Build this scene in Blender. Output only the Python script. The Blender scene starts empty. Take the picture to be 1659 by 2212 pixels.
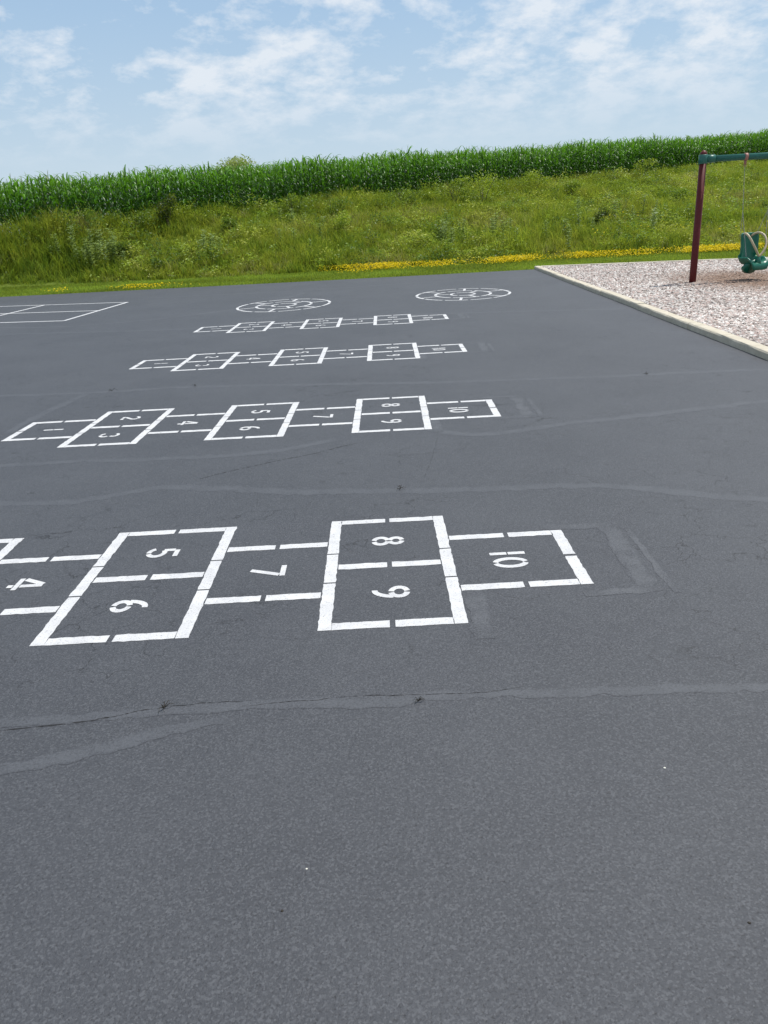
import bpy, numpy as np, math, random
from mathutils import Vector, Matrix
random.seed(7); rng=np.random.default_rng(7)
sc=bpy.context.scene
sc.view_settings.view_transform='Standard'; sc.view_settings.look='None'; sc.view_settings.exposure=0

# ------------------------------------------------------------------ helpers
def link(o): bpy.context.collection.objects.link(o); return o
def mesh_np(name,verts,quads=None,tris=None,col=None,mat=None,smooth=False):
    verts=np.asarray(verts,dtype=np.float32)
    q=np.zeros((0,4),int) if quads is None else np.asarray(quads,dtype=np.int32).reshape(-1,4)
    t=np.zeros((0,3),int) if tris is None else np.asarray(tris,dtype=np.int32).reshape(-1,3)
    me=bpy.data.meshes.new(name)
    me.vertices.add(len(verts)); me.vertices.foreach_set("co",verts.ravel())
    nl=len(q)*4+len(t)*3
    me.loops.add(nl); me.loops.foreach_set("vertex_index",np.concatenate([q.ravel(),t.ravel()]).astype(np.int32))
    me.polygons.add(len(q)+len(t))
    st=np.concatenate([np.arange(len(q))*4,len(q)*4+np.arange(len(t))*3]).astype(np.int32)
    me.polygons.foreach_set("loop_start",st)
    me.update(calc_edges=True); me.validate()
    if smooth: me.polygons.foreach_set("use_smooth",np.ones(len(me.polygons),bool))
    if col is not None:
        a=me.color_attributes.new("Col",'FLOAT_COLOR','POINT')
        c=np.ones((len(verts),4),np.float32); c[:,:3]=col; a.data.foreach_set("color",c.ravel())
    if mat: me.materials.append(mat)
    return me
def obj(name,me,label=None,cat=None,kind=None,group=None,parent=None,loc=None):
    o=bpy.data.objects.new(name,me); link(o)
    if label:o["label"]=label
    if cat:o["category"]=cat
    if kind:o["kind"]=kind
    if group:o["group"]=group
    if parent:o.parent=parent
    if loc is not None:o.location=loc
    return o
class MB:
    def __init__(s): s.v=[];s.f=[]
    def add(s,v,f):
        n=len(s.v); s.v+= [tuple(p) for p in v]; s.f+=[tuple(i+n for i in g) for g in f]
    def box(s,x0,x1,y0,y1,z0,z1):
        s.add([(x0,y0,z0),(x1,y0,z0),(x1,y1,z0),(x0,y1,z0),(x0,y0,z1),(x1,y0,z1),(x1,y1,z1),(x0,y1,z1)],
              [(3,2,1,0),(4,5,6,7),(0,1,5,4),(1,2,6,5),(2,3,7,6),(3,0,4,7)])
    def tube(s,pts,r,n=10,closed=False,cap=True):
        pts=[Vector(p) for p in pts]; m=len(pts); rs=r if isinstance(r,(list,tuple)) else [r]*m
        vs=[];fs=[]; prev=None
        for i,p in enumerate(pts):
            if closed: t=(pts[(i+1)%m]-pts[i-1]).normalized()
            else: t=(pts[min(i+1,m-1)]-pts[max(i-1,0)]).normalized()
            if prev is None:
                a=Vector((0,0,1)) if abs(t.z)<.9 else Vector((1,0,0)); nrm=t.cross(a).normalized()
            else:
                nrm=(prev-t*prev.dot(t)).normalized()
            prev=nrm; b=t.cross(nrm)
            for k in range(n):
                an=2*math.pi*k/n; vs.append(p+(nrm*math.cos(an)+b*math.sin(an))*rs[i])
        for i in range(m if closed else m-1):
            j=(i+1)%m
            for k in range(n): fs.append((i*n+k,i*n+(k+1)%n,j*n+(k+1)%n,j*n+k))
        if cap and not closed:
            fs.append(tuple(range(n-1,-1,-1))); fs.append(tuple((m-1)*n+k for k in range(n)))
        s.add(vs,fs)
    def mesh(s,name,mat=None,smooth=False):
        me=bpy.data.meshes.new(name); me.from_pydata(s.v,[],s.f); me.update()
        if smooth:
            for p in me.polygons:p.use_smooth=True
        if mat: me.materials.append(mat)
        return me
def newmat(name):
    m=bpy.data.materials.new(name); m.use_nodes=True; nt=m.node_tree
    return m,nt,nt.nodes["Principled BSDF"],nt.nodes["Material Output"]
def N(nt,t,**k):
    n=nt.nodes.new(t)
    for a,b in k.items(): setattr(n,a,b)
    return n
def L(nt,a,b): nt.links.new(a,b)
def noise(nt,co,scale,detail=4,rough=.55,dist=0):
    n=N(nt,"ShaderNodeTexNoise"); n.inputs["Scale"].default_value=scale; n.inputs["Detail"].default_value=detail
    n.inputs["Roughness"].default_value=rough; n.inputs["Distortion"].default_value=dist
    if co is not None: L(nt,co,n.inputs["Vector"])
    return n.outputs["Fac"]
def mrange(nt,v,a,b,c=0,d=1):
    n=N(nt,"ShaderNodeMapRange"); n.inputs[1].default_value=a;n.inputs[2].default_value=b;n.inputs[3].default_value=c;n.inputs[4].default_value=d
    L(nt,v,n.inputs[0]); return n.outputs[0]
def math_(nt,op,a,b=None):
    n=N(nt,"ShaderNodeMath",operation=op)
    for i,x in enumerate((a,b)):
        if x is None: continue
        if isinstance(x,(int,float)): n.inputs[i].default_value=x
        else: L(nt,x,n.inputs[i])
    return n.outputs[0]
def mix(nt,f,a,b):
    n=N(nt,"ShaderNodeMix",data_type='RGBA')
    if isinstance(f,(int,float)): n.inputs[0].default_value=f
    else: L(nt,f,n.inputs[0])
    for i,x in ((6,a),(7,b)):
        if isinstance(x,tuple): n.inputs[i].default_value=(*x,1)
        else: L(nt,x,n.inputs[i])
    return n.outputs[2]
def objco(nt): return N(nt,"ShaderNodeTexCoord").outputs["Object"]
def bump(nt,b,h,st,d):
    bp=N(nt,"ShaderNodeBump"); bp.inputs["Strength"].default_value=st; bp.inputs["Distance"].default_value=d; L(nt,h,bp.inputs["Height"]); L(nt,bp.outputs[0],b.inputs["Normal"])

# ------------------------------------------------------------------ materials
def asph_color(nt,co,fine):
    big=noise(nt,co,.7,5,.72)
    c=mix(nt,mrange(nt,big,.34,.66),(.035,.0375,.0455),(.049,.052,.061))
    vo=N(nt,"ShaderNodeTexVoronoi"); vo.inputs["Scale"].default_value=180; L(nt,co,vo.inputs["Vector"])
    sep=N(nt,"ShaderNodeSeparateColor"); L(nt,vo.outputs["Color"],sep.inputs[0])
    c=mix(nt,mrange(nt,sep.outputs[0],.5,1,0,.55),c,(.102,.106,.118))
    c=mix(nt,mrange(nt,fine,.47,.32,0,.85),c,(.010,.010,.013))
    return c
def mat_asphalt():
    m,nt,b,o=newmat("asphalt"); co=objco(nt)
    fine=noise(nt,co,105,4,.76); c=asph_color(nt,co,fine)
    nd=N(nt,"ShaderNodeTexNoise"); nd.inputs["Scale"].default_value=5;nd.inputs["Detail"].default_value=5; L(nt,co,nd.inputs["Vector"])
    vm=N(nt,"ShaderNodeVectorMath",operation='MULTIPLY_ADD'); L(nt,nd.outputs["Color"],vm.inputs[0]); vm.inputs[1].default_value=(.45,.45,0); L(nt,co,vm.inputs[2])
    sx=N(nt,"ShaderNodeSeparateXYZ"); L(nt,co,sx.inputs[0])
    ms=noise(nt,co,.9,4,.72)
    v=N(nt,"ShaderNodeTexVoronoi",feature='DISTANCE_TO_EDGE'); v.inputs["Scale"].default_value=3.1; L(nt,vm.outputs[0],v.inputs["Vector"])
    k=math_(nt,'MULTIPLY',mrange(nt,v.outputs["Distance"],.001,.014,1,0),mrange(nt,ms,.47,.60))
    k=math_(nt,'MULTIPLY',k,mrange(nt,sx.outputs[1],2.1,2.6))
    c=mix(nt,math_(nt,'MULTIPLY',k,.85),c,(.007,.007,.009))
    L(nt,c,b.inputs["Base Color"]); b.inputs["Roughness"].default_value=.58; b.inputs["Specular IOR Level"].default_value=.45
    bump(nt,b,fine,.7,.005)
    return m
def mat_seal(name,col,mn,mx):
    m,nt,b,o=newmat(name); co=objco(nt)
    f=noise(nt,co,105,4,.76); g=noise(nt,co,6,5,.8)
    base=asph_color(nt,co,f)
    at=N(nt,"ShaderNodeAttribute",attribute_name="Col"); s=N(nt,"ShaderNodeSeparateColor"); L(nt,at.outputs["Color"],s.inputs[0])
    a=math_(nt,'MULTIPLY',mrange(nt,math_(nt,'ADD',math_(nt,'MULTIPLY',f,.35),math_(nt,'MULTIPLY',g,.65)),.38,.58,mn,mx),s.outputs[0])
    c=mix(nt,mrange(nt,f,.3,.7),tuple(x*.75 for x in col),tuple(x*1.15 for x in col))
    L(nt,mix(nt,a,base,c),b.inputs["Base Color"]); b.inputs["Roughness"].default_value=.58; b.inputs["Specular IOR Level"].default_value=.45
    bump(nt,b,f,.6,.005)
    return m
def mat_paint():
    m,nt,b,o=newmat("white_road_paint"); co=objco(nt)
    f=noise(nt,co,85,4,.78); g=noise(nt,co,9,4,.65)
    c=mix(nt,mrange(nt,g,.3,.72),(.60,.60,.605),(.46,.46,.475))
    c=mix(nt,mrange(nt,f,.44,.30,0,.9),c,(.10,.10,.11))
    L(nt,c,b.inputs["Base Color"]); b.inputs["Roughness"].default_value=.6
    bump(nt,b,f,.7,.006)
    return m
def mat_leaf(name,transl=.35,rough=.5,tcol=(.36,.44,.01),spec=.15,tm=.4):
    m,nt,b,o=newmat(name)
    at=N(nt,"ShaderNodeAttribute",attribute_name="Col")
    L(nt,at.outputs["Color"],b.inputs["Base Color"]); b.inputs["Roughness"].default_value=rough; b.inputs["Specular IOR Level"].default_value=spec
    tr=N(nt,"ShaderNodeBsdfTranslucent"); mc=mix(nt,tm,at.outputs["Color"],tcol); L(nt,mc,tr.inputs[0])
    ms=N(nt,"ShaderNodeMixShader"); ms.inputs[0].default_value=transl
    L(nt,b.outputs[0],ms.inputs[1]);L(nt,tr.outputs[0],ms.inputs[2]);L(nt,ms.outputs[0],o.inputs[0])
    return m
def mat_vcol(name,rough=.85):
    m,nt,b,o=newmat(name)
    at=N(nt,"ShaderNodeAttribute",attribute_name="Col"); L(nt,at.outputs["Color"],b.inputs["Base Color"]); b.inputs["Roughness"].default_value=rough
    return m
def mat_simple(name,col,col2,scale=12,rough=.5,metal=0,bmp=0.1,spec=.5):
    m,nt,b,o=newmat(name); co=objco(nt)
    f=noise(nt,co,scale,5,.65); L(nt,mix(nt,mrange(nt,f,.35,.7),col,col2),b.inputs["Base Color"])
    b.inputs["Roughness"].default_value=rough; b.inputs["Metallic"].default_value=metal; b.inputs["Specular IOR Level"].default_value=spec
    if bmp: bump(nt,b,noise(nt,co,scale*4,4,.6),bmp,.01)
    return m
M_asph=mat_asphalt(); M_paint=mat_paint()
M_seal=mat_seal("crack_sealant",(.070,.074,.085),.1,1.0); M_patch=mat_seal("covered_paint",(.088,.092,.103),-.1,.8)
M_grass=mat_leaf("tall_grass",.48,.6,(.38,.42,.03)); M_corn=mat_leaf("corn_leaf",.38,.4,(.17,.42,.01),.4); M_weed=mat_leaf("weed_leaf",.42,.5,(.38,.45,.03),.35)
M_chip=mat_vcol("playground_chip"); M_flower=mat_leaf("yellow_petal",.3,.6,(.85,.66,.0))
M_kerb=mat_simple("kerb_concrete",(.42,.375,.29),(.54,.49,.40),9,.85,0,.5)
M_red=mat_simple("dark_red_paint",(.085,.009,.009),(.11,.014,.013),14,.5,0,.03,.25)
M_green=mat_simple("green_metal_paint",(.008,.095,.07),(.014,.13,.095),14,.4,0,.03)
M_seatgreen=mat_simple("green_plastic",(.0,.11,.065),(.004,.14,.085),6,.35,0,.03)
M_tan=mat_simple("tan_plastic",(.42,.35,.22),(.50,.42,.28),6,.5,0,.03)
M_steel=mat_simple("galvanised_steel",(.25,.26,.26),(.36,.37,.37),30,.5,.3,.05)
M_pink=mat_simple("swing_hanger_paint",(.30,.13,.10),(.36,.17,.13),30,.5,0,.05)
M_twig=mat_simple("dry_twig",(.02,.018,.014),(.04,.03,.02),40,.9)
M_pebble=mat_simple("pale_pebble",(.6,.58,.5),(.7,.68,.62),40,.9)
M_bark=mat_simple("tree_bark",(.08,.06,.04),(.13,.10,.07),10,.95,0,.5)
def mat_ground():
    m,nt,b,o=newmat("grassy_ground"); co=objco(nt)
    f=noise(nt,co,25,5,.7); g=noise(nt,co,.8,4,.6)
    c=mix(nt,mrange(nt,f,.3,.7),(.045,.075,.008),(.14,.20,.02))
    c=mix(nt,mrange(nt,g,.4,.7,0,.5),c,(.15,.17,.04))
    L(nt,c,b.inputs["Base Color"]); b.inputs["Roughness"].default_value=.95; b.inputs["Specular IOR Level"].default_value=.1; bump(nt,b,f,1,.04)
    return m
M_ground=mat_ground()
def mat_mulch():
    m,nt,b,o=newmat("chip_surface"); co=objco(nt)
    v=N(nt,"ShaderNodeTexVoronoi"); v.inputs["Scale"].default_value=30; L(nt,co,v.inputs["Vector"])
    s=N(nt,"ShaderNodeSeparateColor"); L(nt,v.outputs["Color"],s.inputs[0])
    L(nt,mix(nt,s.outputs[0],(.15,.12,.105),(.36,.31,.28)),b.inputs["Base Color"]); b.inputs["Roughness"].default_value=.95
    bump(nt,b,v.outputs["Distance"],1,.02)
    return m
M_mulch=mat_mulch()

# ------------------------------------------------------------------ terrain
def yf(x): return 39.5+.6*np.clip(x,-18,34)
def zb(x): return 2.235+.0454*np.clip(x,-18,34)
def y0(x): return 28.0+np.where(x<0,np.minimum(np.maximum(0,-7-x)*.18,1.0),0)-np.maximum(0,-14-x).clip(0,10)*.1
def gz(x,y):
    x=np.asarray(x,float);y=np.asarray(y,float)
    s=np.clip((y-y0(x))/np.maximum(1.,yf(x)-y0(x)),0,1); s=.8*s+.2*s*s*(3-2*s)
    return -.03+(zb(x)+.03)*s+np.clip((y-yf(x))*.02,0,.5)+.06*np.sin(x*.9+y*.6)*np.clip((y-y0(x))/2,0,1)
gx=np.unique(np.concatenate([np.linspace(-600,-40,8),np.arange(-36,46,1.),np.linspace(50,600,8)]))
gy=np.unique(np.concatenate([np.linspace(-60,24,8),np.arange(25,76,.6),np.linspace(80,900,10)]))
X,Y=np.meshgrid(gx,gy); V=np.stack([X.ravel(),Y.ravel(),gz(X,Y).ravel()],1)
nx=len(gx);idx=np.arange(len(gy)*nx).reshape(len(gy),nx)
Q=np.stack([idx[:-1,:-1],idx[:-1,1:],idx[1:,1:],idx[1:,:-1]],-1).reshape(-1,4)
obj("ground",mesh_np("ground",V,Q,mat=M_ground,smooth=True),"grassy earth rising to a corn field","ground","structure")

mb=MB(); mb.add([(-45,-12,0),(3.78,-12,0),(4.02,8.1,0),(4.42,22.75,0),(4.45,23.35,0),(-2,23.45,0),(-11.4,23.85,0),(-45,26,0)],[tuple(range(8))])
obj("asphalt_pavement",mb.mesh("asphalt_pavement",M_asph),"dark sealed asphalt play surface with fine cracks","asphalt","structure")

mb=MB(); mb.add([(3.95,-6,.04),(16,-6,.04),(16,20.6,.04),(4.55,23.45,.04),(4.2,8.1,.04)],[(0,1,2,3,4)])
obj("playground_surface",mb.mesh("playground_surface",M_mulch),"pale chip play surface inside a low kerb","playground surface","structure")
def pnoise(x,y,s,seed):
    r=np.random.default_rng(seed);o=0
    for k in range(6):
        a=r.uniform(0,6.28);f=s*r.uniform(.5,1.9);o=o+np.sin((x*math.cos(a)+y*math.sin(a))*f+r.uniform(0,6.28)+1.3*np.sin((x*math.sin(a)-y*math.cos(a))*f*.7+k))
    return o/6*1.6
def chips(n):
    y=7.5+15.9*rng.random(n)
    x=4.2+ (rng.random(n))*(0.5*y+1.0-4.0)
    ok=(x>4.19+(y-8)*.026)&(y<23.35-(x-4.5)*.25)&(x<.49*y+.6)
    x=x[ok];y=y[ok];n=len(x)
    base=np.array([[-1,-1,0],[1,-1,0],[1,1,0],[-1,1,0],[-.7,-.7,1],[.8,-.6,1],[.6,.8,1],[-.8,.7,1]])
    f=np.array([[4,5,6,7],[0,1,5,4],[1,2,6,5],[2,3,7,6],[3,0,4,7]])
    sx=rng.uniform(.013,.032,n);sy=sx*rng.uniform(.45,.85,n);sz=rng.uniform(.008,.020,n)
    P=base[None]*np.stack([sx,sy,sz],1)[:,None,:]; P=P+rng.normal(0,.002,P.shape)
    tilt=rng.normal(0,.35,n);c,s=np.cos(tilt),np.sin(tilt)
    xx=P[...,0]*c[:,None]-P[...,2]*s[:,None];zz=P[...,0]*s[:,None]+P[...,2]*c[:,None];P[...,0]=xx;P[...,2]=zz
    a=rng.uniform(0,6.28,n);c,s=np.cos(a)[:,None],np.sin(a)[:,None]
    xx=P[...,0]*c-P[...,1]*s;yy=P[...,0]*s+P[...,1]*c
    P=np.stack([xx+x[:,None],yy+y[:,None],P[...,2]+.042+rng.uniform(0,.016,n)[:,None]],-1)
    t=rng.random(n)[:,None];pal=np.array([[.42,.36,.33],[.31,.27,.255],[.52,.48,.45],[.17,.14,.125],[.42,.32,.29],[.64,.61,.58]])
    col=pal[rng.integers(0,6,n)]*(.8+.35*t)
    col=col*(1+.12*pnoise(x,y,1.0,70))[:,None]
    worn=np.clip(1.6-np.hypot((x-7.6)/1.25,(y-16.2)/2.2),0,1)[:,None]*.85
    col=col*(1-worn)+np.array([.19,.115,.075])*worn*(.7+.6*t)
    return P.reshape(-1,3),(np.arange(n)[:,None,None]*8+f[None]).reshape(-1,4),np.repeat(col,8,0)
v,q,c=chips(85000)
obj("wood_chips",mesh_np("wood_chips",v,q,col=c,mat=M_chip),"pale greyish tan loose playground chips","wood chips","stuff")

def kerb(name,p0,p1,segl,wd,ht,label):
    p0=Vector((*p0,0));p1=Vector((*p1,0));d=(p1-p0);Ln=d.length;d.normalize();n=Vector((d.y,-d.x,0))
    prof=[(0,-.05),(0,ht-.02),(.012,ht-.004),(.03,ht),(wd-.03,ht),(wd-.012,ht-.004),(wd,ht-.02),(wd,-.05)]
    m=MB();t=0
    while t<Ln-.05:
        e=min(t+segl,Ln); off=random.uniform(-.010,.010)
        a=p0+d*(t+.008);b=p0+d*(e-.008); steps=8;vs=[];fs=[]
        for i in range(steps+1):
            c=a.lerp(b,i/steps)
            for u,w in prof: vs.append(c+n*(u+off+random.uniform(-.003,.003))+Vector((0,0,w+off*.5+random.uniform(-.002,.002))))
        m_=len(prof)
        for i in range(steps):
            for j in range(m_-1): fs.append((i*m_+j,i*m_+j+1,(i+1)*m_+j+1,(i+1)*m_+j))
        fs.append(tuple(range(m_)));fs.append(tuple(steps*m_+j for j in range(m_-1,-1,-1)))
        m.add(vs,fs); t=e
    obj(name,m.mesh(name,M_kerb),label,"kerb",group="kerbs around the playground")
kerb("playground_kerb",(3.81,-6),(4.00,8.1),2.44,.16,.085,"low tan concrete kerb between asphalt and play chips")
kerb("playground_kerb",(4.00,8.1),(4.42,23.45),2.44,.16,.085,"low tan concrete kerb between asphalt and play chips")
kerb("playground_kerb",(4.62,23.5),(16,20.65),2.44,.16,.085,"low tan kerb between play chips and mown grass")

# ------------------------------------------------------------------ vegetation
def blades(x,y,h,w,lean,cb,ct,z=None):
    n=len(x); z=gz(x,y) if z is None else z
    a=rng.uniform(0,6.28,n);la=rng.uniform(0,6.28,n)
    dx,dy=np.cos(a)*w/2,np.sin(a)*w/2; lx,ly=np.cos(la)*lean*h,np.sin(la)*lean*h
    P=np.zeros((n,5,3))
    P[:,0]=np.stack([x-dx,y-dy,z-.02],1);P[:,1]=np.stack([x+dx,y+dy,z-.02],1)
    mx,my,mz=x+lx*.35,y+ly*.35,z+h*.6
    P[:,2]=np.stack([mx+dx*.8,my+dy*.8,mz],1);P[:,3]=np.stack([mx-dx*.8,my-dy*.8,mz],1)
    P[:,4]=np.stack([x+lx,y+ly,z+h*(1-.25*lean)],1)
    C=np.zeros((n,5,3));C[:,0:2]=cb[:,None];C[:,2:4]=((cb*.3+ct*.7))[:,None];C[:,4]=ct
    i=np.arange(n)[:,None]*5
    return P.reshape(-1,3),(i+np.array([[0,1,2,3]])).reshape(-1,4),(i+np.array([[3,2,4]])).reshape(-1,3),C.reshape(-1,3)
def bankpts(n):
    x=rng.uniform(-22,32,n);u=rng.random(n);y=y0(x)-.1+u*(yf(x)+.4-y0(x))
    keep=(rng.random(n)<(yf(x)-y0(x))/30)&(np.abs(x)<.53*y+1.5)&(yf(x)>y0(x)+.5)
    return x[keep],y[keep]
def rise(x,y): # taller growth along the corn edge
    return np.exp(-((yf(x)-y)/1.4)**2)*np.clip(.22-.006*(x+8),.06,.25)
tx,ty=bankpts(90000)
ex=rng.uniform(-17,24,2500); ey=yf(ex)+.2-np.abs(rng.normal(0,.9,2500)); ok=ey>y0(ex)+.3; tx=np.concatenate([tx,ex[ok]]);ty=np.concatenate([ty,ey[ok]]);nt_=len(tx); k=9
bx=np.repeat(tx,k)+rng.normal(0,.08,nt_*k);by=np.repeat(ty,k)+rng.normal(0,.08,nt_*k)
th=((.42+.18*pnoise(tx,ty,.9,3)+.18*pnoise(tx,ty,3,4)).clip(.15,1)+rise(tx,ty))*rng.uniform(.55,1.4,nt_)
th*=np.clip(.5+(ty-y0(tx))*.5,.45,1)
bh=np.repeat(th,k)*rng.uniform(.6,1.15,nt_*k)
pal=np.array([[.12,.22,.02],[.20,.32,.03],[.31,.40,.04],[.40,.44,.06],[.42,.40,.16]])
pn=pnoise(tx,ty,.7,9)+.6*pnoise(tx,ty,2.5,10)+rng.normal(0,.5,nt_)+.3
pi=np.clip(((pn+1.4)/2.8*4.2).astype(int),0,4); tc=pal[pi]*rng.uniform(.75,1.2,(nt_,1))
ct=np.repeat(tc,k,0)*rng.uniform(.75,1.25,(nt_*k,1)); cb=ct*.3  # root colour darkened to paint in the shade between blades
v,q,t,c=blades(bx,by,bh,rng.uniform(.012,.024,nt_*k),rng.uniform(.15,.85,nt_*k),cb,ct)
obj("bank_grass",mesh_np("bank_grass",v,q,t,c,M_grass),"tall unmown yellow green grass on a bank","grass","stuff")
wx,wy=bankpts(32000); dn=pnoise(wx,wy,.8,51)+.6*pnoise(wx,wy,2.6,52)+.25*np.clip((wy-34)/8,-1,1); kp=dn>-.15
ex=rng.uniform(-17,24,700); ey=yf(ex)+.1-np.abs(rng.normal(0,.7,700)); ok=ey>y0(ex)+.3
wx=np.concatenate([wx[kp],ex[ok]]);wy=np.concatenate([wy[kp],ey[ok]]);n=len(wx);kk=14
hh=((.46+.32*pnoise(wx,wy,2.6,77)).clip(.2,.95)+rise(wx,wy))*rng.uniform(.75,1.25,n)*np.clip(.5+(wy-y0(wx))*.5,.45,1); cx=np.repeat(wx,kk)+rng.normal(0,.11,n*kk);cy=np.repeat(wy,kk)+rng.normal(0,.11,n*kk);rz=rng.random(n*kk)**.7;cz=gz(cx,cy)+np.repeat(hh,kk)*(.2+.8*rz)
a=rng.normal(0,1,(n*kk,3));a[:,2]*=.5;a/=np.linalg.norm(a,axis=1)[:,None];b=np.cross(a,rng.normal(0,1,(n*kk,3)));b/=np.linalg.norm(b,axis=1)[:,None]
s=rng.uniform(.028,.065,(n*kk,1));P0=np.stack([cx,cy,cz],1);P=np.stack([P0-a*s,P0-b*s*.4,P0+a*s,P0+b*s*.4],1)
wp=np.array([[.07,.14,.02],[.16,.27,.035],[.30,.40,.04],[.44,.48,.07]])[np.clip(((pnoise(wx,wy,1.3,60)+1.1)*2).astype(int),0,3)]
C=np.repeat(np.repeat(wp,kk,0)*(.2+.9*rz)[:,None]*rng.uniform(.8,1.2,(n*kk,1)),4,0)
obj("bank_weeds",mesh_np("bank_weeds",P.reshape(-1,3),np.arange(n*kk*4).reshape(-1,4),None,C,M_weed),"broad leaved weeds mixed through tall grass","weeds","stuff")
# mown strip
n=100000
x=rng.uniform(-18,18,n);y=23.3+rng.random(n)*(y0(x)+.3-23.3)
edge=np.where(x<4.5,23.42+np.maximum(0,-x-2)*.043,23.75-(x-4.5)*.25)
ok=y>edge+rng.random(n)*.08-.05
x2=rng.uniform(4.6,18,14000);y2=23.75-(x2-4.5)*.25+rng.random(14000)*3
x=np.concatenate([x[ok],x2]);y=np.concatenate([y[ok],y2]);n=len(x)
cc=np.array([.22,.32,.04])*(1+.35*pnoise(x,y,1.2,20)[:,None])*rng.uniform(.7,1.3,(n,1))
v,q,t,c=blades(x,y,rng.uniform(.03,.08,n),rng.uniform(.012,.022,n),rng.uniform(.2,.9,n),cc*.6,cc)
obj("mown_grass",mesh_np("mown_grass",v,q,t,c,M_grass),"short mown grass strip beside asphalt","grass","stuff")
def flowers(x,y,zoff,size,name,label):
    n=len(x);z=gz(x,y)+zoff
    P=np.zeros((n,9,3)); a0=rng.uniform(0,6.28,n); tilt=rng.uniform(-.6,.6,(n,2))
    P[:,0]=np.stack([x,y,z-.008],1)
    for i in range(8):
        r=size*(1 if i%2==0 else .55);a=a0+i*math.pi/4
        ox,oy=np.cos(a)*r,np.sin(a)*r
        P[:,i+1]=np.stack([x+ox,y+oy,z+ox*tilt[:,0]+oy*tilt[:,1]],1)
    T=np.array([[0,i+1,(i+1)%8+1] for i in range(8)])
    col=np.repeat(np.array([.74,.56,.008])*rng.uniform(.75,1.1,(n,1)),9,0)
    obj(name,mesh_np(name,P.reshape(-1,3),None,(np.arange(n)[:,None,None]*9+T[None]).reshape(-1,3),col,M_flower),label,"flowers","stuff")
n=15000
x=rng.uniform(-2.2,17,n); y=y0(x)-.55+rng.normal(0,.36,n)-.2*np.sin(x*.8)
keep=rng.random(n)<np.clip(.25+.6*(pnoise(x,y,2.2,31)+.35),0.08,.9)*np.clip((x+2.4)/2.5,.15,1)
x=x[keep];y=y[keep]
xa=np.concatenate([rng.normal(-7.3,.55,220),rng.normal(-10.2,.2,40),rng.normal(-.9,.4,60)]);ya=np.concatenate([rng.normal(24.7,.22,220),rng.normal(24.9,.15,40),rng.normal(26.4,.25,60)])
flowers(np.concatenate([x,xa]),np.concatenate([y,ya]),rng.uniform(.06,.24,len(x)+len(xa))*np.concatenate([np.ones(len(x)),np.full(len(xa),.6)]),.025,"yellow_flower_patch","low yellow wildflowers along the mown grass edge")
n=150
x=rng.uniform(4,17,n);y=y0(x)+rng.uniform(.5,4.5,n);kp=pnoise(x,y,1.2,44)>.2
flowers(x[kp],y[kp],rng.uniform(.5,.8,kp.sum()),.035,"yellow_bank_flowers","scattered yellow wildflowers in tall grass")

# corn
def leafstrip(az,h0,Ln,w,up,droop,seg,col):
    vs=[];fs=[];cs=[];d=up;px,pz=0,h0;ca,sa=math.cos(az),math.sin(az)
    tw=random.uniform(-.5,.5)
    for i in range(seg+1):
        t=i/seg; ww=w*(1-t)**.6*min(1,.5+t*3)*.5
        if i==seg: ww=.002
        cx,cy=ca*px,sa*px; tx_,ty_=-sa,ca; zz=tw*t*ww
        vs+= [(cx-tx_*ww,cy-ty_*ww,pz+ww*.5-zz),(cx,cy,pz),(cx+tx_*ww,cy+ty_*ww,pz+ww*.5+zz)]
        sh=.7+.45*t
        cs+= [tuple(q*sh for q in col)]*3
        d-=droop/seg*(.5+t*1.3); px+=math.cos(d)*Ln/seg; pz+=math.sin(d)*Ln/seg
    for i in range(seg):
        b=i*3; fs+=[(b,b+1,b+4,b+3),(b+1,b+2,b+5,b+4)]
    return vs,fs,cs
def corn_proto():
    V=[];F=[];C=[]
    def add(v,f,c):
        n=len(V);V.extend(v);F.extend([tuple(i+n for i in g) for g in f]);C.extend(c)
    H=random.uniform(2.0,2.12)
    v=[];f=[]
    for j,(zz,r) in enumerate(((0,.014),(H*.6,.011),(H,.005))):
        for k in range(4): v.append((math.cos(k*1.57)*r,math.sin(k*1.57)*r,zz))
    for j in range(2):
        for k in range(4): f.append((j*4+k,j*4+(k+1)%4,j*4+4+(k+1)%4,j*4+4+k))
    add(v,f,[(.13,.21,.03)]*12)
    a0=random.uniform(0,6.28)
    for i in range(12):
        hh=.25+i*(H-.5)/11; az=a0+(i%2)*math.pi+random.uniform(-.5,.5)
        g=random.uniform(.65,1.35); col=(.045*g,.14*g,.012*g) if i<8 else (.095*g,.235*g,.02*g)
        Ln=random.uniform(.58,.82) if i<9 else random.uniform(.42,.6)
        up=random.uniform(1.0,1.3) if i<8 else random.uniform(1.1,1.42)
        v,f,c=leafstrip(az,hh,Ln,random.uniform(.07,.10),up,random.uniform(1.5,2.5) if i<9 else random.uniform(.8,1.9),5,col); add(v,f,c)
    if random.random()<.5:
        for i in range(4):
            az=random.uniform(0,6.28)
            v,f,c=leafstrip(az,H-.03,random.uniform(.13,.2),.014,random.uniform(1.2,1.5),.3,2,(.30,.33,.09)); add(v,f,c)
    return np.array(V),np.array(F),np.array(C)
protos=[corn_proto() for _ in range(12)]
AV=[];AF=[];AC=[];off=0
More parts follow.
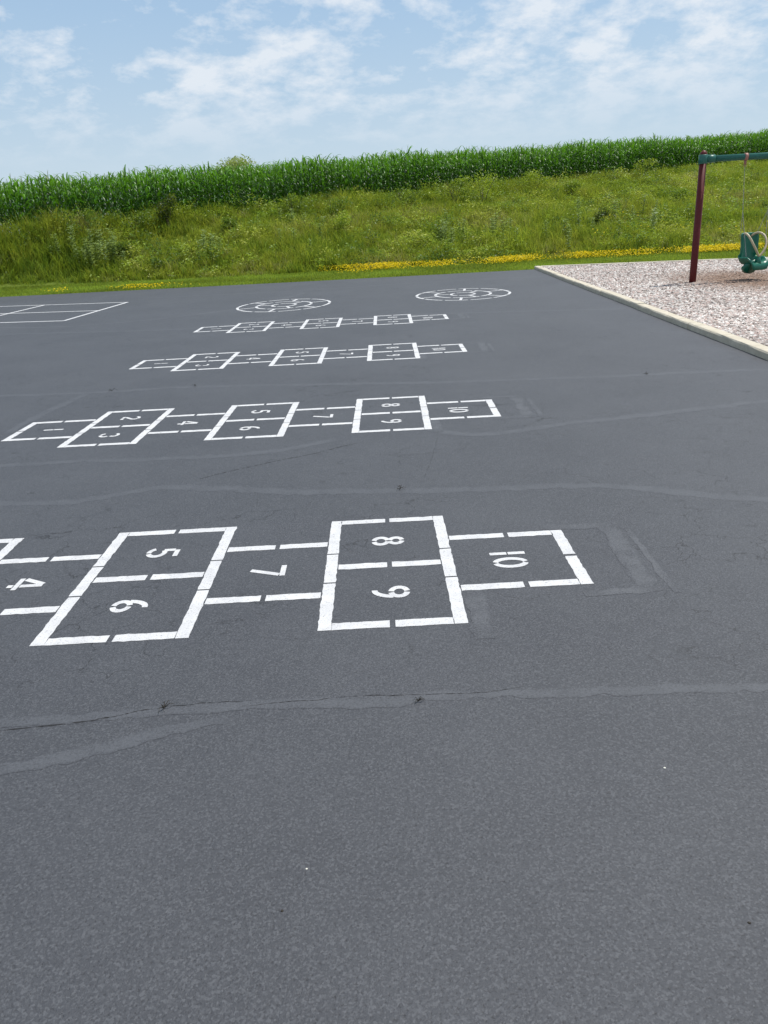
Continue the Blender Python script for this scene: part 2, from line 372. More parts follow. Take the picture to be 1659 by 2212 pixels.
for row in range(11):
    xs=np.arange(-20,34,.15 if row<4 else .19); xs=xs+rng.normal(0,.03,len(xs))
    for x_ in xs:
        y_=float(yf(x_))+.4+row*.76*1.17+rng.normal(0,.05)+.15*math.sin(x_*.35)
        if abs(x_)>.53*y_+2: continue
        v,f,c=protos[rng.integers(0,12)]
        a=rng.uniform(0,6.28);s=rng.uniform(.95,1.05)*(1+.02*math.sin(x_*.5+1)+.015*math.sin(x_*1.7))*(.92 if row==0 else 1)*(1-.05*np.clip((-x_-4)/10,0,1))
        ca,sa=math.cos(a)*s,math.sin(a)*s
        P=np.stack([v[:,0]*ca-v[:,1]*sa+x_,v[:,0]*sa+v[:,1]*ca+y_,v[:,2]*s*1.07+float(gz(x_,y_))],1)
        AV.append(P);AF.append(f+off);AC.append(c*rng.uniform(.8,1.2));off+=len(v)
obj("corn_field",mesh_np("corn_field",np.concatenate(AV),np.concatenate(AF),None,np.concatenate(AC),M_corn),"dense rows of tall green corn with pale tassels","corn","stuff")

def leafcloud(cx,cy,cz,rx,rz,n,size,col,lob=6):
    cen=[(random.gauss(0,.45),random.gauss(0,.45),random.uniform(-.5,.6),random.uniform(.35,.6)) for _ in range(lob)]
    P=np.zeros((n,4,3));C=np.zeros((n,4,3))
    for i in range(n):
        c=cen[i%lob]; d=rng.normal(0,1,3);d/=np.linalg.norm(d); r=c[3]*rng.random()**.4
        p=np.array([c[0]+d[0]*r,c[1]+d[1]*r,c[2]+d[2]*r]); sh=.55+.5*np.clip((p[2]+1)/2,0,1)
        p=p*np.array([rx,rx,rz])+np.array([cx,cy,cz])
        a=rng.normal(0,1,3);a/=np.linalg.norm(a);b=np.cross(a,rng.normal(0,1,3));b/=np.linalg.norm(b)
        s=size*rng.uniform(.6,1.3)
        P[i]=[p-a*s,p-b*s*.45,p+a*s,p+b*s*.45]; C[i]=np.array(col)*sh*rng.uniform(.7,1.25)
    return P.reshape(-1,3),np.arange(n*4).reshape(n,4),C.reshape(-1,3)
def shrub(bearing,Yd,w,h,col,label,n=900):
    x_=bearing*Yd; z_=float(gz(x_,Yd)); col=(col[0]*2.1,col[1]*2.2,col[2]*1.3)
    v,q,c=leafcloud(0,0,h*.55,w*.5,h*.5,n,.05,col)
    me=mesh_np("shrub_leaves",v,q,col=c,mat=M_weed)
    m=MB()
    for k in range(6):
        a=random.uniform(0,6.28);r=w*.3
        m.tube([(0,0,-.05),(math.cos(a)*r*.4,math.sin(a)*r*.4,h*.4),(math.cos(a)*r,math.sin(a)*r,h*.85)],[.014,.009,.004],5)
    root=obj("shrub",m.mesh("shrub_stems",M_bark),label,"shrub",loc=(x_,Yd,z_))
    obj("foliage",me,parent=root)
B=lambda px:-.459+.000556*px
def onfront(px,back):
    b=B(px); return 39.5/(1-.6*b)-back
for px,Yd,w,h,col,lab in [(365,onfront(365,.8),1.1,1.35,(.015,.03,.006),"dark green bushy shrub at the corn edge"),
    (170,onfront(170,.7),1.5,1.1,(.05,.085,.015),"leafy green shrub in front of corn"),(290,onfront(290,.8),1.2,1.0,(.06,.095,.018),"leafy green shrub in front of corn"),
    (640,onfront(640,1.5),1.6,1.1,(.08,.12,.02),"leafy weed shrub at the corn edge"),(1050,onfront(1050,4),2.2,1.5,(.13,.17,.02),"yellow green leafy shrub on the bank"),
    (990,onfront(990,3),1.5,1.3,(.11,.15,.02),"yellow green leafy shrub on the bank"),(1160,onfront(1160,3),1.9,1.3,(.13,.17,.02),"yellow green leafy shrub on the bank"),
    (750,33,1.2,.95,(.16,.20,.03),"pale yellow green weedy bush in tall grass"),(730,36,1.3,.8,(.07,.11,.02),"leafy weed shrub on the bank"),
    (880,38,1.4,1.0,(.09,.13,.02),"leafy weed shrub on the bank"),(1390,onfront(1390,2),2.4,1.4,(.13,.17,.025),"yellow green leafy shrub on the bank"),
    (1310,33,1.0,.8,(.03,.05,.012),"dark weedy bush in tall grass"),(500,33,1.0,.7,(.07,.11,.02),"leafy weed shrub on the bank"),
    (250,30.3,.9,.7,(.05,.08,.02),"low weedy bush in tall grass"),(1240,40,1.3,.9,(.10,.14,.02),"leafy weed shrub on the bank"),
    (600,35,1.2,.7,(.10,.15,.02),"pale weedy bush in tall grass"),(350,29.2,1.2,.5,(.04,.07,.015),"low weedy bush at the bank foot"),
    (1550,44,1.6,.9,(.12,.16,.02),"yellow green leafy shrub on the bank"),(1480,38,1.4,.8,(.08,.12,.02),"leafy weed shrub on the bank")]:
    shrub(B(px),Yd,w,h,col,lab)
def weed_mesh(i):
    V=[];F=[];C=[]
    H=random.uniform(.8,1.05)
    for s_ in range(2):
        ox,oy=random.uniform(-.1,.1),random.uniform(-.1,.1)
        k=len(V)
        for zz,r in ((0,.008),(H,.004)):
            for a in range(3): V.append((ox+math.cos(a*2.1)*r,oy+math.sin(a*2.1)*r,zz)); C.append((.16,.19,.08))
        for a in range(3): F.append((k+a,k+(a+1)%3,k+3+(a+1)%3,k+3+a))
        for j in range(9):
            for side in (0,math.pi):
                az=j*1.57+side+random.uniform(-.3,.3);g=random.uniform(.8,1.2)
                v,f,c=leafstrip(az,.2+j*(H-.2)/9,random.uniform(.13,.2),.065,random.uniform(.5,1.0),.8,2,(.24*g,.34*g,.12*g))
                n0=len(V);V.extend([(p[0]+ox,p[1]+oy,p[2]) for p in v]);F.extend([tuple(q+n0 for q in g_) for g_ in f]);C.extend(c)
    return mesh_np("milkweed",np.array(V),np.array(F),None,np.array(C),M_weed)
wm=[weed_mesh(i) for i in range(4)]
spots=[(180,250,29.5,31,26),(420,470,29.5,31,8),(960,1010,30,33,10),(1050,1150,30,33,8),(560,700,30,35,10),(1250,1450,30,36,12),(80,180,29.5,31,8),(1180,1240,29,31,4)]
for a,b,ya_,yb_,n in spots:
    for _ in range(n):
        px=random.uniform(a,b);Yd=random.uniform(ya_,yb_);x_=B(px)*Yd
        if Yd<float(y0(x_))+.2: Yd=float(y0(x_))+.3
        o=obj("milkweed_plant",random.choice(wm),"upright broad leaved weed in tall bank grass","weed",group="milkweeds scattered on the grass bank",loc=(x_,Yd,float(gz(x_,Yd))))
        o.rotation_euler=(random.uniform(-.1,.1),random.uniform(-.1,.1),random.uniform(0,6.28)); s=random.uniform(.75,1.1);o.scale=(s,s,s)
tx_,ty_=-11.9,70.;tz_=float(gz(tx_,ty_))
m=MB(); m.tube([(0,0,-.2),(.05,0,1.5),(0,.05,2.9),(.05,0,4.5)],[.16,.13,.09,.03],8)
for k in range(6):
    a=k*1.05;m.tube([(0,0,1.6+k*.3),(math.cos(a)*.8,math.sin(a)*.8,2.6+k*.3),(math.cos(a)*1.2,math.sin(a)*1.2,3.2+k*.25)],[.06,.03,.012],5)
tree=obj("small_tree",None,"small yellow green tree rising behind the corn","tree",loc=(tx_,ty_,tz_))
obj("trunk",m.mesh("trunk",M_bark),parent=tree)
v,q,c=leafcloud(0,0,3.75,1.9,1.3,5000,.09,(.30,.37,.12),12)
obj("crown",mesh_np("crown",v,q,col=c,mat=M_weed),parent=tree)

# ------------------------------------------------------------------ crack sealant ribbons
def ribbon(name,pts,w,mat,z,label,kind="structure",cat="crack repair",wob=.014,dens=.04):
    p=np.array(pts,float); seg=np.linalg.norm(np.diff(p,axis=0),axis=1);s=np.concatenate([[0],np.cumsum(seg)])
    n=max(8,int(s[-1]/dens)); t=np.linspace(0,s[-1],n)
    def sm(c):
        y_=np.interp(t,s,c); kk=max(1,int(n/len(pts)*.5)); ker=np.ones(2*kk+1)/(2*kk+1)
        if n<=kk+2: return y_
        yp=np.concatenate([2*y_[0]-y_[kk:0:-1],y_,2*y_[-1]-y_[-2:-kk-2:-1]])
        return np.convolve(yp,ker,'valid')
    x_=sm(p[:,0]);y_=sm(p[:,1])
    x_=x_+rng.normal(0,wob*.2,n);y_=y_+np.convolve(rng.normal(0,wob,n+4),np.ones(5)/5,'valid')
    d=np.stack([np.gradient(x_),np.gradient(y_)],1);d/=np.linalg.norm(d,axis=1)[:,None];nn=np.stack([-d[:,1],d[:,0]],1)
    wl=w/2*(1+.6*np.convolve(rng.normal(0,1,n+8),np.ones(9)/9,'valid')+.15*rng.normal(0,1,n));wr=w/2*(1+.22*rng.normal(0,1,n))
    ends=np.clip(np.minimum(np.arange(n),n-1-np.arange(n))/3.,0,1)
    rows=[];cols=[]
    for fct,al in ((-1.35,0),(-.9,.9),(0,1),(.9,.9),(1.35,0)):
        ww=(wl if fct<0 else wr)*fct
        rows.append(np.stack([x_+nn[:,0]*ww,y_+nn[:,1]*ww,np.full(n,z)],1));cols.append(np.repeat((al*ends)[:,None],3,1))
    V=np.concatenate(rows);i=np.arange(n-1)
    Q=np.concatenate([np.stack([a*n+i,a*n+i+1,(a+1)*n+i+1,(a+1)*n+i],1) for a in range(4)])
    me=mesh_np(name,V,Q,col=np.concatenate(cols),mat=mat)
    return obj(name,me,label,cat,kind)
lab="pale grey sealed crack line across the asphalt"
R_=[([(-4.5,4.75),(-2.56,4.71),(-1.93,4.63),(-1.68,4.92),(-1.13,4.8),(-.77,4.65),(-.26,4.59),(.43,4.52),(.95,4.51),(1.37,4.49),(1.64,4.29),(2.11,4.06),(3.7,3.8)],.08,M_seal),
([(-5,5.7),(-2.96,5.57),(-2.46,5.63),(-1.79,5.54),(-.99,5.56),(-.38,5.86)],.07,M_seal),
([(.3,6.1),(.36,5.97),(.59,5.75),(.92,5.79),(1.39,5.98),(2.31,6.17),(3.2,6.39),(3.85,6.5)],.085,M_seal),
([(-8,8.5),(-4.27,8.37),(-3.3,8.25),(-2.22,8.35),(-.68,8.07),(.77,7.82),(1.93,7.75),(2.78,7.64),(3.11,7.79),(3.9,7.6)],.09,M_seal),
([(-3.37,6.6),(-3.38,7.0),(-3.36,7.41),(-3.25,8.24)],.09,M_seal),
([(-3,2.25),(-1.43,2.28),(-1.03,2.3),(-.68,2.32),(-.39,2.34),(.05,2.31),(.21,2.33),(.54,2.31),(.93,2.31),(1.27,2.28),(3,2.25)],.045,M_seal),
([(-2.6,1.8),(-1.31,2.02),(-1.05,2.13),(-.84,2.2),(-.6,2.24)],.05,M_seal),
([(-12,14.9),(-6.99,14.22),(-4.27,13.6),(-3.28,13.5),(.56,13.9),(3.59,13.2),(4.0,13.1)],.13,M_seal),
([(-6,20.5),(-2,20.2),(1,20.9),(4.2,20.6)],.17,M_seal),
([(-12,17.6),(-6,14.6),(-3.4,15.9),(-2.6,17.3),(-1.9,19.6)],.1,M_patch)]
for i,(p,w,mt) in enumerate(R_): ribbon("crack_sealant",p,w,mt,.0004+.00003*i,lab)
# dark hairline cracks reopened beside the near sealed lines
M_crack=mat_simple("open_crack",(.006,.006,.007),(.018,.018,.02),60,.95,0,0)
def hair(pts,w,z):
    p=np.array(pts,float);t=np.linspace(0,1,int(np.hypot(*(p[-1]-p[0]))/.012));s=np.linspace(0,1,len(p))
    x_=np.interp(t,s,p[:,0])+np.cumsum(rng.normal(0,.0012,len(t)));y_=np.interp(t,s,p[:,1])+np.convolve(np.cumsum(rng.normal(0,.003,len(t)+2)),np.ones(3)/3,'valid')*.6
    ww=w*np.clip(rng.normal(.6,.5,len(t)),.05,1.4)*np.clip(np.minimum(t,1-t)*12,0,1)
    V=np.concatenate([np.stack([x_,y_-ww/2,np.full(len(t),z)],1),np.stack([x_,y_+ww/2,np.full(len(t),z)],1)]);i=np.arange(len(t)-1);m_=len(t)
    obj("pavement_crack",mesh_np("pavement_crack",V,np.stack([i,i+1,m_+i+1,m_+i],1),mat=M_crack),"thin dark open crack in the asphalt","crack","structure")
hair([(-1.5,2.235),(-1.1,2.27),(-.86,2.315),(-.55,2.31)],.006,.0009)
hair([(-.6,2.32),(-.2,2.35),(.2,2.34),(.45,2.35)],.0035,.0009)
hair([(.2,4.75),(.26,5.1),(.33,5.5),(.36,5.8)],.012,.0009)
hair([(-1.35,5.0),(-1.0,5.25),(-.55,5.5),(-.2,5.75)],.008,.0009)
for (ox,oy,s) in ((-1.5327,2.8483,1),(-1.4904,6.0493,1.1),(-1.4183,9.3836,1.15),(-1.3686,12.7224,1.15)):
    xr=ox+.6*4.42
    for i,(pp,w) in enumerate([([(xr,oy+.20),(xr+.01,oy+.99)],.075),([(xr-.34,oy+1.0),(xr+.05,oy+.99)],.05),([(xr-.30,oy+.21),(xr+.05,oy+.22)],.05),([(xr+.10,oy+.18),(xr+.11,oy+.92)],.03),([(xr-.79,oy-.14),(xr-.78,oy+.32)],.06)]):
        ribbon("covered_paint_patch",pp,w*s,M_patch,.00072+.00003*i,"faint painted over line on the asphalt",cat="paint patch",wob=.004)

# ------------------------------------------------------------------ hopscotch
W_=.058
def arc(cx,cy,rx,ry,a0,a1,n=14):
    return [(cx+rx*math.cos(math.radians(a0+(a1-a0)*i/n)),cy+ry*math.sin(math.radians(a0+(a1-a0)*i/n))) for i in range(n+1)]
SIX=[arc(.31,.28,.22,.21,82,-82,14),arc(.31,.28,.22,.21,98,262,14),arc(.40,.36,.31,.56,172,86,14)]
DIG={ 
'0':[arc(.31,.5,.22,.42,82,-82,18),arc(.31,.5,.22,.42,98,262,18)],
'1':[[(.33,1.0),(.33,.52)],[(.33,.48),(.33,0)]],
'2':[arc(.31,.70,.22,.22,170,60,8),arc(.31,.70,.22,.22,50,-40,6)+[(.12,.16)],[(.04,.07),(.30,.07)],[(.34,.07),(.58,.07)]],
'3':[arc(.30,.73,.21,.19,165,-50,14),arc(.30,.28,.24,.21,52,-84,10),arc(.30,.28,.24,.21,-96,-165,6)],
'4':[[(.37,1.0),(.06,.38)],[(.0,.26),(.35,.26)],[(.43,1.0),(.43,.36)],[(.36,.26),(.64,.26)],[(.43,.16),(.43,0)]],
'5':[[(.56,.92),(.14,.92)],[(.14,.84),(.14,.50)],arc(.29,.31,.24,.24,125,-74,14),arc(.29,.31,.24,.24,-86,-160,6)],
'6':SIX,
'7':[[(.02,.92),(.61,.92)],[(.54,.83),(.24,0)]],
'8':[arc(.31,.73,.19,.19,80,-80,10),arc(.31,.73,.19,.19,100,260,10),arc(.31,.28,.22,.21,80,-80,10),arc(.31,.28,.22,.21,100,260,10)],
'9':[[(.62-x,1-y) for x,y in st] for st in SIX],
}
def stroke(m,pts,w,z,tf):
    pts=[Vector((*p,0)) for p in pts];n=len(pts);Lf=[];Rt=[]
    for i,p in enumerate(pts):
        d1=(pts[i]-pts[i-1]).normalized() if i>0 else None; d2=(pts[i+1]-pts[i]).normalized() if i<n-1 else None
        d=(d1 or d2) if not(d1 and d2) else (d1+d2).normalized()
        nn=Vector((-d.y,d.x,0)); sc_=1/max(.5,nn.dot(Vector((-(d1 or d2).y,(d1 or d2).x,0))))
        Lf.append(p+nn*w/2*sc_);Rt.append(p-nn*w/2*sc_)
    vs=[tf(q)+(z,) for q in Lf]+[tf(q)+(z,) for q in Rt]
    m.add(vs,[(n+i,n+i+1,i+1,i) for i in range(n-1)])
Z=.0013
def rect(m,x0,x1,y0_,y1):
    horiz=(x1-x0)>(y1-y0_); Ln=max(x1-x0,y1-y0_);n=max(2,int(Ln/.025));j=lambda:random.gauss(0,.0015)
    A=[];Bv=[]
    for i in range(n+1):
        t=i/n
        if horiz: A.append((x0+(x1-x0)*t,y0_+j(),Z));Bv.append((x0+(x1-x0)*t,y1+j(),Z))
        else: A.append((x1+j(),y0_+(y1-y0_)*t,Z));Bv.append((x0+j(),y0_+(y1-y0_)*t,Z))
    m.add(A+Bv,[(i,i+1,n+2+i,n+1+i) for i in range(n)])
def hopscotch(ox,oy,rot,label,adj={}):
    s=.6002;e=.04*s;w=W_;g=.012;m=MB();A=lambda u:adj.get(u,(0,0))
    for u in (-2,0,2):
        x0=u*s-e+A(u)[0];x1=(u+1)*s+e+A(u)[1];yb=-e;yt=2*s+e;mid=(x0+x1)/2
        for a,b in ((x0,x0+w),(x1-w,x1)):
            rect(m,a,b,yb,.70*s);rect(m,a,b,.70*s+g,1.28*s-g);rect(m,a,b,1.28*s,yt)
        for c in (yb,yt-w): rect(m,x0+w+.0022,mid-g,c,c+w);rect(m,mid+g,x1-w-.0022,c,c+w)
        rect(m,x0+w+.006,mid-g,s-w/2,s+w/2);rect(m,mid+g,x1-w-.006,s-w/2,s+w/2)
    for u in (-3,-1,1,3):
        x0=u*s+e+.006+A(u-1)[1];x1=(u+1)*s-e-.006+A(u+1)[0]
        if u==-3:x0=u*s-e
        if u==3:x1=(u+1)*s+e
        mid=(x0+x1)/2;ya=.5*s-e;yb=1.5*s+e
        hx0=x0+(w+.0022 if u==-3 else 0);hx1=x1-(w+.0022 if u==3 else 0)
        for c in (ya,yb-w): rect(m,hx0,mid-g,c,c+w);rect(m,mid+g,hx1,c,c+w)
        if u==-3: rect(m,x0,x0+w,ya,s-g);rect(m,x0,x0+w,s+g,yb)
        if u==3: rect(m,x1-w,x1,ya,s-g);rect(m,x1-w,x1,s+g,yb)
    root=obj("hopscotch_marking",m.mesh("hopscotch_outline",M_paint),label,"hopscotch",group="painted hopscotch courts in a row",loc=(ox,oy,0))
    root.rotation_euler=(0,0,rot)
    cells={'1':(-2.5,1),'2':(-1.5,1.5),'3':(-1.5,.5),'4':(-.5,1),'5':(.5,1.5),'6':(.5,.5),'7':(1.5,1),'8':(2.5,1.5),'9':(2.5,.5),'10':(3.5,1)}
    for k_,(cu,cv) in cells.items():
        mm=MB();sz=.176;sw=1.15; wd=(.62*sz*sw)*len(k_)
        for ci,ch in enumerate(k_):
            adv=ci*(.62*sz*sw*.90)-wd/2
            for si,st in enumerate(DIG[ch]):
                tf=lambda q,adv=adv:((q.y-.5)*sz,-(q.x*sz*sw+adv))
                stroke(mm,[(a,b) for a,b in st],.15,Z+si*.00015,tf)
        obj("number",mm.mesh("number_"+"%s"%k_,M_paint),"white stencilled number %s"%k_,parent=root,loc=(cu*s-(.008 if k_=="10" else 0),cv*s,0))
hopscotch(-1.5327,2.8483,.0102,"white stencilled hopscotch court beside bare asphalt",{0:(-.004,.018),2:(.008,-.006)})
hopscotch(-1.4904,6.0493,-.0065,"white stencilled hopscotch court between two sealed cracks")
hopscotch(-1.4183,9.3836,-.0017,"white stencilled hopscotch court on dark asphalt")
hopscotch(-1.3686,12.7224,-.002,"white stencilled hopscotch court beside the snail markings")

def snail(cx,cy,rx,ry,label):
    m=MB();idf=lambda q:(q.x+cx,q.y+cy);w=.055
    def el(r,a): return (rx*r*math.cos(math.radians(a)),ry*r*math.sin(math.radians(a)))
    for r,n,gap,dz in ((.97,12,3,0),(.58,6,5,.0001),(.25,3,10,.0002)):
        for i in range(n):
            a0=360/n*i+gap/2;a1=360/n*(i+1)-gap/2
            stroke(m,[el(r,a0+(a1-a0)*j/10) for j in range(11)],w,Z+dz,idf)
    for k in range(6):
        an=20+k*60; stroke(m,[el(.615,an),el(.935,an)],w,Z+.0003,idf)
    for k in range(3):
        an=50+k*120; stroke(m,[el(.29,an),el(.545,an)],w,Z+.0003,idf)
    obj("snail_marking",m.mesh("snail_marking",M_paint),label,"painted game",group="painted snail games on the asphalt")
snail(-2.12,16.8,1.0,1.25,"white painted round snail game beside hopscotch court")
snail(1.70,17.1,1.02,1.3,"white painted round snail game beside the playground")
m=MB();TR=Vector((-6.32,19.6));BR=Vector((-6.5,15.98));TL=Vector((-10.85,20.6));BL=Vector((-11.0,16.95))
idf=lambda q:(q.x,q.y)
for a,b,dz in ((TL,TR,0),(BL,BR,0),(TR,BR,.0002),(TL,BL,.0002),((TL+BL)/2,(TR+BR)/2,.0004),((TL+TR)/2,(BL+BR)/2,.0006)):
    stroke(m,[tuple(a),tuple((a+b)/2),tuple(b)],.075,Z+dz,idf)
obj("four_square_court",m.mesh("four_square_court",M_paint),"white painted square ball court on dark asphalt","painted court")

# ------------------------------------------------------------------ swing set
px_,py_=6.30,16.29
m=MB(); m.tube([(0,0,-.1),(0,0,.3),(0,0,2.40)],.068,20)
frame=obj("swing_frame",None,"dark red post with green top bar on play chips","swing frame",loc=(px_,py_,0))
obj("post",m.mesh("post",M_red,True),parent=frame,label="dark red round post")
p2=m.mesh("post",M_red,True); obj("post",p2,parent=frame,loc=(5.2,0,0))
for xx in (0,5.2):
    m=MB(); m.tube([(0,0,2.43),(0,0,2.45),(0,0,2.48),(0,0,2.505),(0,0,2.515)],[.070,.068,.054,.03,.006],20); obj("post_cap",m.mesh("post_cap",M_red,True),parent=frame,loc=(xx,0,0))
    m=MB(); m.tube([(0,0,2.27),(0,0,2.28),(0,0,2.43),(0,0,2.435)],[.076,.086,.086,.076],20); sgn=1 if xx==0 else -1
    m.tube([(sgn*.06,0,2.355),(sgn*.22,0,2.355),(sgn*.225,0,2.355)],[.072,.072,.062],16); obj("collar",m.mesh("collar",M_green,True),parent=frame,loc=(xx,0,0))
m=MB(); m.tube([(.15,0,2.355),(2.6,0,2.355),(5.05,0,2.355)],.058,18); obj("top_bar",m.mesh("top_bar",M_green,True),parent=frame)
def swing(sx,label,ang):
    root=obj("adaptive_swing",None,label,"swing",loc=(sx,py_,0))
    for s_ in (-.3,.3):
        m=MB();m.tube([(s_-.03,0,2.355),(s_-.029,0,2.355),(s_+.029,0,2.355),(s_+.03,0,2.355)],[.06,.068,.068,.06],16)
        m.box(s_-.018,s_+.018,-.02,.02,2.22,2.30)
        m.tube([(s_+.022*math.cos(a),0,2.205+.022*math.sin(a)) for a in np.linspace(0,5.7,10)],.007,6,True)
        obj("hanger",m.mesh("hanger",M_pink,True),parent=root)
    def chain(a,b):
        m=MB();a=Vector(a);b=Vector(b);d=b-a;n=int(d.length/.034);t=d.normalized();q=t.to_track_quat('Z','Y')
        for i in range(n):
            c=a+d*((i+.5)/n);pts=[]
            for k in range(8):
                an=k*math.pi/4;p=Vector((.007*math.cos(an),0,.021*math.sin(an)))
                if i%2:p=Vector((0,p.x,p.z))
                pts.append(c+q@p)
            m.tube(pts,.0024,5,True)
        obj("chain",m.mesh("chain",M_steel,True),parent=root)
    rz=lambda p,a:tuple(Matrix.Rotation(a,3,'Z')@Vector(p))
    K=.84;ZO=.15
    sc3=lambda p:(p[0]*K,p[1]*K,p[2]*K+ZO)
    for s_ in (-1,1):
        j=rz((s_*.28,0,1.36),ang*.6)
        chain((s_*.3,0,2.19),j)
        chain(j,rz(sc3((s_*.24,.14,.86)),ang)); chain(j,rz(sc3((s_*.29,-.16,.44)),ang))
    prof=[(-.33,.12),(-.34,.22),(-.31,.29),(-.18,.29),(-.05,.26),(.07,.26),(.13,.31),(.15,.45),(.165,.60),(.18,.75),(.195,.90),(.19,.97)]
    hw=[.22,.25,.27,.28,.28,.28,.28,.26,.24,.25,.26,.22]
    V=[];F=[];nn=14
    for (yy,zz),w in zip(prof,hw):
        for k in range(nn+1):
            t=-1+2*k/nn; cur=max(0,(abs(t)-.55)/.45)**1.3
            back=max(0,min(1,(zz-.3)/.2)) if yy>0 else 0; V.append(sc3((t*w,yy-.15*cur*back,zz+(.16*cur*(1-back) if yy>-.3 else .02*cur))))
    for i in range(len(prof)-1):
        for k in range(nn): F.append((i*(nn+1)+k,i*(nn+1)+k+1,(i+1)*(nn+1)+k+1,(i+1)*(nn+1)+k))
    me=bpy.data.meshes.new("seat_shell");me.from_pydata(V,[],F);me.materials.append(M_seatgreen)
    for p in me.polygons:p.use_smooth=True
    seat=obj("seat",me,parent=root);seat.rotation_euler=(0,0,ang)
    so=seat.modifiers.new("s",'SOLIDIFY');so.thickness=.04;so.offset=0;sb=seat.modifiers.new("b",'SUBSURF');sb.levels=1;sb.render_levels=1
    m=MB();m.tube([sc3(p) for p in [(0,-.27,.24),(0,-.26,.34),(0,-.24,.42),(0,-.24,.44)]],[.06,.05,.042,.022],14);m.tube([sc3(p) for p in [(0,-.12,.15),(0,-.09,.17),(0,-.04,.24)]],[.12,.17,.19],16)
    o=obj("pommel",m.mesh("pommel",M_seatgreen,True),parent=root);o.rotation_euler=(0,0,ang)
    m=MB()
    for s_ in (-1,1):
        P=[(s_*.13,.17,.88),(s_*.19,.08,.96),(s_*.23,-.05,.95),(s_*.24,-.17,.86),(s_*.21,-.25,.72),(s_*.14,-.28,.60),(s_*.07,-.28,.50),(0,-.26,.43)]
        Q=[]
        for i in range(len(P)-1):
            for t in (0,.33,.66):Q.append(Vector(P[i]).lerp(Vector(P[i+1]),t))
        Q.append(Vector(P[-1]))
        Q=[Q[0]]+[(Q[i-1]+Q[i]+Q[i+1])/3 for i in range(1,len(Q)-1)]+[Q[-1]]
        m.tube([sc3(p) for p in Q],.022,10)
    o=obj("harness",m.mesh("harness",M_tan,True),parent=root,label="tan over shoulder safety bar");o.rotation_euler=(0,0,ang)
swing(7.42,"green moulded swing chair with tan safety harness on chains",.38)

# ------------------------------------------------------------------ small debris
def twig(x_,y_,s,seed):
    random.seed(seed);m=MB()
    for k in range(6):
        a=random.uniform(0,6.28);l=random.uniform(.4,1)*s
        m.tube([(0,0,.004),(math.cos(a)*l*.5,math.sin(a)*l*.5,.012+.3*s*random.random()),(math.cos(a+.4)*l,math.sin(a+.4)*l,.006)],[.0016,.0013,.0006],5)
    obj("dry_twig",m.mesh("dry_twig",M_twig),"small dark dry twig lying on a sealed crack","twig",group="twigs on the asphalt",loc=(x_,y_,.001))
twig(-.86,2.33,.045,1);twig(.05,2.3,.025,2);twig(.04,4.58,.05,3);twig(-3.0,8.3,.07,5);twig(-2.1,8.33,.06,6);twig(2.6,7.7,.05,7)
def pebble(x_,y_,r,mat,lab):
    m=MB();m.tube([(0,0,-r*.2),(0,0,r*.15),(0,0,r*.5),(0,0,r*.7)],[r*.7,r,r*.8,r*.3],7)
    for i,v in enumerate(m.v): m.v[i]=(v[0]*random.uniform(.8,1.2),v[1]*random.uniform(.7,1.1),v[2])
    obj("pebble",m.mesh("pebble",mat,True),lab,"pebble",group="loose stones on the asphalt",loc=(x_,y_,.0))
pebble(-.28,1.57,.003,M_pebble,"tiny pale stone on dark asphalt");pebble(.78,1.9,.004,M_pebble,"tiny pale stone on dark asphalt")
pebble(-.33,1.44,.004,M_twig,"tiny black stone on dark asphalt");pebble(.79,1.35,.004,M_twig,"tiny black stone on dark asphalt")

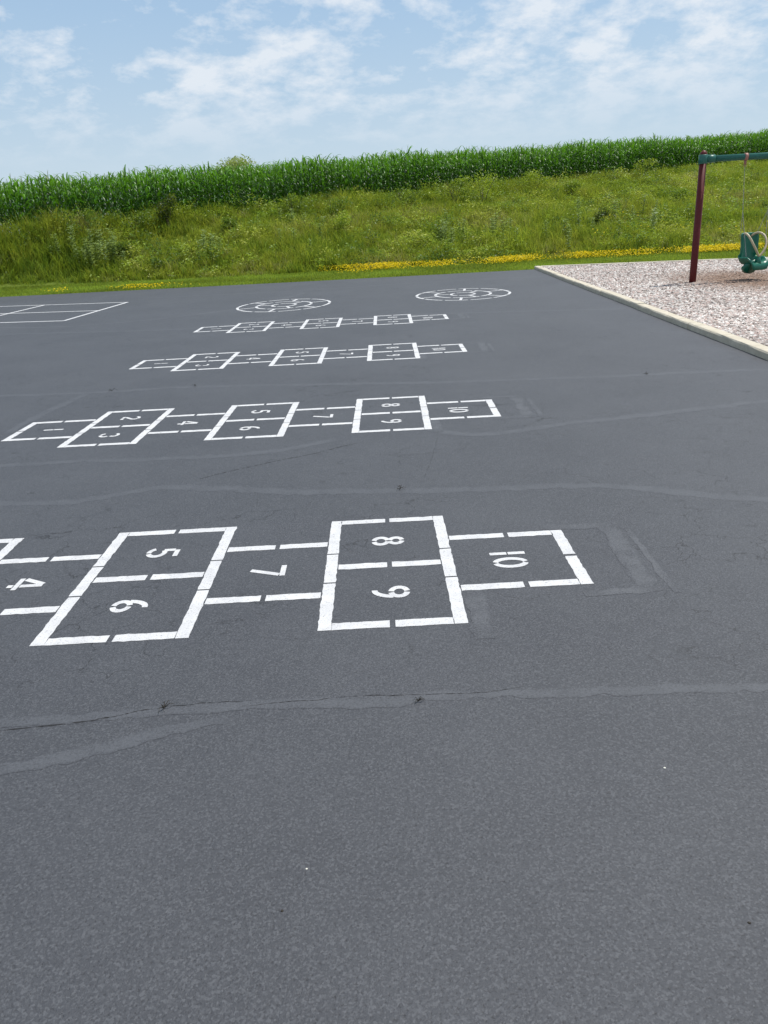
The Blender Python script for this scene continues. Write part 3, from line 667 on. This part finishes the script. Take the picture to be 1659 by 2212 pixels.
# ------------------------------------------------------------------ sky and sun
sun_dir=Vector((.36,.20,.90)).normalized()
el=math.asin(sun_dir.z);azm=math.atan2(sun_dir.x,sun_dir.y)
w=bpy.data.worlds.new("World");sc.world=w;w.use_nodes=True;nt=w.node_tree;bg=nt.nodes["Background"]
sky=N(nt,"ShaderNodeTexSky",sky_type='NISHITA',sun_disc=False);sky.sun_elevation=el;sky.sun_rotation=azm;sky.air_density=1.0;sky.dust_density=1.2;sky.ozone_density=1.5
tc=N(nt,"ShaderNodeTexCoord");sp=N(nt,"ShaderNodeSeparateXYZ");L(nt,tc.outputs["Generated"],sp.inputs[0])
zc=math_(nt,'MAXIMUM',sp.outputs[2],0);zz=math_(nt,'ADD',zc,.35)
cb_=N(nt,"ShaderNodeCombineXYZ");L(nt,math_(nt,'DIVIDE',sp.outputs[0],zz),cb_.inputs[0]);L(nt,math_(nt,'DIVIDE',sp.outputs[1],zz),cb_.inputs[1]);cb_.inputs[2].default_value=5.2
n1=noise(nt,cb_.outputs[0],10.5,8,.62,.1);n2=noise(nt,cb_.outputs[0],3.0,2,.5)
cl=math_(nt,'ADD',math_(nt,'MULTIPLY',n1,.75),math_(nt,'MULTIPLY',n2,.40))
cm=mrange(nt,cl,.52,.70,0,1)
cm=math_(nt,'MULTIPLY',cm,mrange(nt,zc,.07,.15,.05,.85))
haze=mrange(nt,zc,.03,.30,.95,.65)
skc=N(nt,"ShaderNodeMix",data_type='RGBA',blend_type='MULTIPLY');skc.inputs[0].default_value=1;L(nt,sky.outputs[0],skc.inputs[6]);skc.inputs[7].default_value=(.10,.108,.115,1)
hz=mix(nt,mrange(nt,zc,.05,.22),(.58,.71,.82),(.44,.62,.82))
c=mix(nt,haze,skc.outputs[2],hz); c=mix(nt,cm,c,(.82,.87,.93))
L(nt,c,bg.inputs[0]);bg.inputs[1].default_value=1.0
sd=bpy.data.lights.new("sun",'SUN');sd.energy=4.8;sd.angle=math.radians(.6);sd.color=(1,.955,.88)
so=bpy.data.objects.new("sun",sd);link(so);so.rotation_mode='QUATERNION';so.rotation_quaternion=sun_dir.to_track_quat('Z','Y')

# ------------------------------------------------------------------ camera
cd=bpy.data.cameras.new("camera");cd.sensor_fit='VERTICAL';cd.sensor_height=24;cd.lens=24*1661/2212;cd.clip_start=.05;cd.clip_end=3000
co=bpy.data.objects.new("camera",cd);link(co);sc.camera=co
R=Matrix.Rotation(.0146,3,'Z')@Matrix.Rotation(math.pi/2-.364,3,'X')@Matrix.Rotation(-.055,3,'Z')
co.matrix_world=Matrix.Translation((0,0,1.6))@R.to_4x4()
